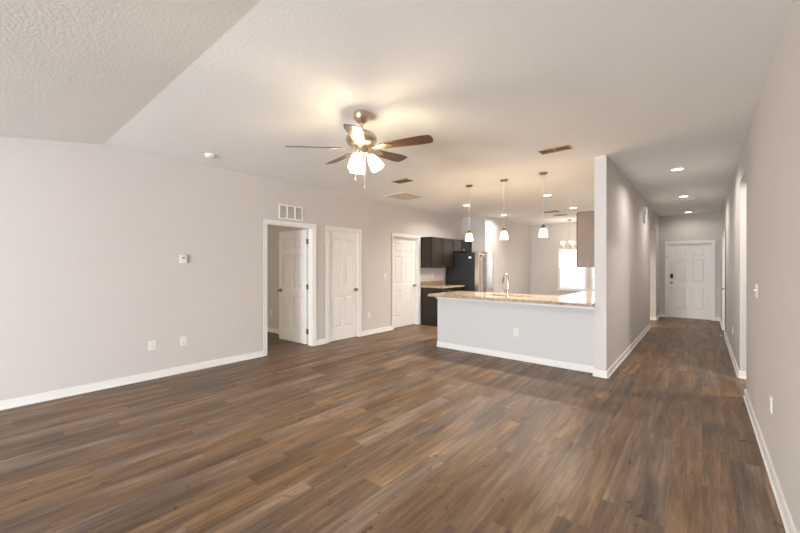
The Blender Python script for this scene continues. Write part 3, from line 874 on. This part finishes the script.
# ------------------------------------------------------------------ ceiling fixtures
def ceiling_vent(x, y, sx, sy, label, two=False, rz=0.0, vm='ventm'):
    r = tag(empty('ceiling_vent', (x, y, CEIL), rz), label, 'vent')
    hx, hy = sx / 2, sy / 2; f = 0.014
    mb = MB()
    for p in ((-hx, hx, -hy, -hy + f), (-hx, hx, hy - f, hy), (-hx, -hx + f, -hy + f, hy - f), (hx - f, hx, -hy + f, hy - f)): mb.box(*p, -0.012, 0, 0.002, 1)
    if two: mb.box(-0.008, 0.008, -hy + f, hy - f, -0.012, 0)
    mb.build('vent_frame', M[vm], r)
    MB().box(-hx + f, hx - f, -hy + f, hy - f, -0.002, 0).build('duct_backing', M['socket'], r)
    n = max(4, int(sy / 0.024)); mb = MB()
    for i in range(n):
        yy = -hy + f + (i + 0.5) * (sy - 2 * f) / n
        a = [mb.bm.verts.new(v) for v in ((-hx + f, yy - 0.010, -0.011), (hx - f, yy - 0.010, -0.011), (hx - f, yy + 0.007, -0.003), (-hx + f, yy + 0.007, -0.003), (-hx + f, yy - 0.010, -0.0095), (hx - f, yy - 0.010, -0.0095), (hx - f, yy + 0.007, -0.0015), (-hx + f, yy + 0.007, -0.0015))]
        for q in ((0, 1, 2, 3), (4, 5, 6, 7), (0, 1, 5, 4), (2, 3, 7, 6), (1, 2, 6, 5), (0, 3, 7, 4)): mb.bm.faces.new([a[j] for j in q])
    mb.build('louvres', M[vm], r)
    return r
ceiling_vent(-1.32, 4.39, 0.34, 0.165, 'tan two-section ceiling vent nearest the white column', True)
ceiling_vent(-3.665, 4.43, 0.30, 0.20, 'small tan ceiling vent between the fan and the attic hatch')
ceiling_vent(-2.88, 9.3, 0.34, 0.22, 'tan kitchen ceiling vent, nearer of the two before the chandelier', rz=R(0))
ceiling_vent(-2.88, 10.05, 0.32, 0.17, 'tan kitchen ceiling vent, farther of the two before the chandelier')
ceiling_vent(-0.26, 9.37, 0.30, 0.16, 'pale ceiling vent in the hallway beyond the middle recessed light', vm='ceiling')
hh = tag(empty('attic_hatch', (-4.43, 5.44, CEIL)), 'square tan attic hatch in the ceiling above the left doors', 'hatch')
MB().box(-0.25, 0.25, -0.30, 0.30, -0.008, 0).build('hatch_panel', M['hatch'], hh)
mb = MB()
for p in ((-0.27, 0.27, -0.32, -0.30), (-0.27, 0.27, 0.30, 0.32), (-0.27, -0.25, -0.30, 0.30), (0.25, 0.27, -0.30, 0.30)): mb.box(*p, -0.012, 0, 0.002, 1)
mb.build('hatch_frame', M['ceiling'], hh)
sd = tag(empty('smoke_detector', (-4.62, 1.89, CEIL)), 'round white smoke detector on the ceiling near the left wall', 'smoke detector')
MB().lathe([(0, 0), (0.070, 0), (0.068, -0.012), (0, -0.012)], 28).build('mounting_base', M['plastic'], sd, smooth=True)
MB().lathe([(0, -0.012), (0.062, -0.012), (0.060, -0.030), (0.045, -0.040), (0, -0.042)], 28).build('cover', M['plastic'], sd, smooth=True)

# ------------------------------------------------------------------ wall things
def plate(name, loc, rz, w, h, kind, label, cat):
    r = tag(empty(name, loc, rz), label, cat)
    MB().box(-w / 2, w / 2, -0.006, 0, -h / 2, h / 2, 0.002, 1).build('wall_plate', M['plastic'], r)
    if kind == 'outlet':
        for z in (-0.021, 0.021):
            s = MB().box(-0.016, 0.016, -0.009, -0.006, z - 0.014, z + 0.014, 0.002, 1).build('socket', M['plastic'], r)
            MB().box(-0.008, -0.005, -0.0095, -0.009, z - 0.004, z + 0.006).box(0.005, 0.008, -0.0095, -0.009, z - 0.004, z + 0.006).build('slot', M['socket'], s)
    elif kind == 'switch':
        MB().box(-0.005, 0.005, -0.018, -0.006, -0.004, 0.012, 0.001, 1).build('toggle', M['plastic'], r)
    elif kind == 'switch2':
        for x in (-0.023, 0.023): MB().box(x - 0.005, x + 0.005, -0.018, -0.006, -0.004, 0.012, 0.001, 1).build('toggle', M['plastic'], r)
    elif kind == 'cable':
        MB().lathe([(0, 0), (0.006, 0), (0.006, 0.012), (0, 0.012)], 10, Matrix.Translation((0, -0.006, -0.02)) @ Matrix.Rotation(R(90), 4, 'X')).build('jack', M['knob'], r)
    return r
LZ = R(90)
th = tag(empty('thermostat', (XL, 1.765, 1.47), LZ), 'small white control box on the left wall above the outlets', 'thermostat')
MB().box(-0.04, 0.04, -0.022, 0, -0.055, 0.055, 0.004, 2).build('control_body', M['plastic'], th)
MB().box(-0.016, 0.016, -0.024, -0.022, 0.005, 0.03).build('display', M['fibreglass'], th)
plate('outlet', (XL, 1.425, 0.41), LZ, 0.085, 0.115, 'outlet', 'leftmost outlet low on the left wall', 'outlet')
plate('cable_outlet', (XL, 1.77, 0.41), LZ, 0.072, 0.115, 'cable', 'white cable plate low on left wall, directly below the control box', 'outlet')
plate('outlet', (XL, 5.16, 0.40), LZ, 0.072, 0.115, 'outlet', 'outlet low on left wall between the two closed doors', 'outlet')
plate('light_switch', (XL, 5.65, 1.165), LZ, 0.072, 0.115, 'switch', 'light switch between the two closed doors on the left wall', 'light switch')
plate('outlet', (XL, 7.40, 1.14), LZ, 0.072, 0.115, 'outlet', 'outlet on the kitchen wall above the small granite counter', 'outlet')
plate('outlet', (-2.10, 5.165, 0.405), 0, 0.072, 0.115, 'outlet', 'outlet low on the white peninsula half wall', 'outlet')
plate('light_switch', (XR, 4.27, 1.17), R(-90), 0.115, 0.115, 'switch2', 'double light switch on the right wall near the side opening', 'light switch')
plate('outlet', (XR, 3.43, 0.46), R(-90), 0.072, 0.115, 'outlet', 'outlet low on the right wall in the foreground', 'outlet')
plate('outlet', (XR, 7.34, 0.42), R(-90), 0.072, 0.115, 'outlet', 'outlet low on right hallway wall beyond the side opening', 'outlet')
plate('light_switch', (PX1, 11.6, 1.16), LZ, 0.072, 0.115, 'switch', 'light switch on left hallway wall beside the entry door', 'light switch')
plate('outlet', (-6.93, 4.05, 0.41), 0, 0.072, 0.115, 'outlet', 'outlet on the bedroom wall seen past the open door', 'outlet')
dc = tag(empty('door_chime', (PX1, 8.70, 2.40), LZ), 'white door chime box high on the left hallway wall', 'door chime')
MB().box(-0.10, 0.10, -0.045, 0, -0.15, 0.04, 0.005, 2).build('chime_body', M['plastic'], dc)
MB().box(-0.11, 0.11, -0.055, 0, 0.045, 0.16, 0.005, 2).build('chime_cover', M['plastic'], dc)
# return air grille
rg = tag(empty('return_air_grille', (XL, 3.365, 2.255), LZ), 'white three-panel return air grille above the open doorway', 'vent')
hw, hh_ = 0.225, 0.118
mb = MB(); f = 0.022
for p in ((-hw, hw, -hh_, -hh_ + f), (-hw, hw, hh_ - f, hh_), (-hw, -hw + f, -hh_ + f, hh_ - f), (hw - f, hw, -hh_ + f, hh_ - f), (-0.083, -0.063, -hh_ + f, hh_ - f), (0.063, 0.083, -hh_ + f, hh_ - f)):
    mb.box(p[0], p[1], -0.014, 0, p[2], p[3], 0.002, 1)
mb.build('grille_frame', M['trim'], rg)
MB().box(-hw + f, hw - f, -0.002, 0, -hh_ + f, hh_ - f).build('duct_backing', M['fibreglass'], rg)
mb = MB()
for i in range(13):
    z = -hh_ + f + (i + 0.5) * (2 * hh_ - 2 * f) / 13
    a = [mb.bm.verts.new(v) for v in ((-hw + f, -0.012, z - 0.007), (hw - f, -0.012, z - 0.007), (hw - f, -0.003, z + 0.003), (-hw + f, -0.003, z + 0.003), (-hw + f, -0.0105, z - 0.006), (hw - f, -0.0105, z - 0.006), (hw - f, -0.0015, z + 0.004), (-hw + f, -0.0015, z + 0.004))]
    for q in ((0, 1, 2, 3), (4, 5, 6, 7), (0, 1, 5, 4), (2, 3, 7, 6), (1, 2, 6, 5), (0, 3, 7, 4)): mb.bm.faces.new([a[j] for j in q])
mb.build('louvres', M['plastic'], rg)
# door stop on the right hallway baseboard
ds = tag(empty('door_stop', (XR - 0.013, 9.2, 0.055), R(-90)), 'small metal spring door stop on the right hallway baseboard', 'door stop')
MB().tube([(0, 0, 0), (0, -0.065, 0)], 0.006, 10).lathe([(0, 0), (0.012, 0), (0.012, 0.004), (0, 0.004)], 12, Matrix.Rotation(R(90), 4, 'X')).build('spring', M['nickel'], ds)
MB().tube([(0, -0.062, 0), (0, -0.08, 0)], 0.009, 10).build('rubber_tip', M['plastic'], ds)
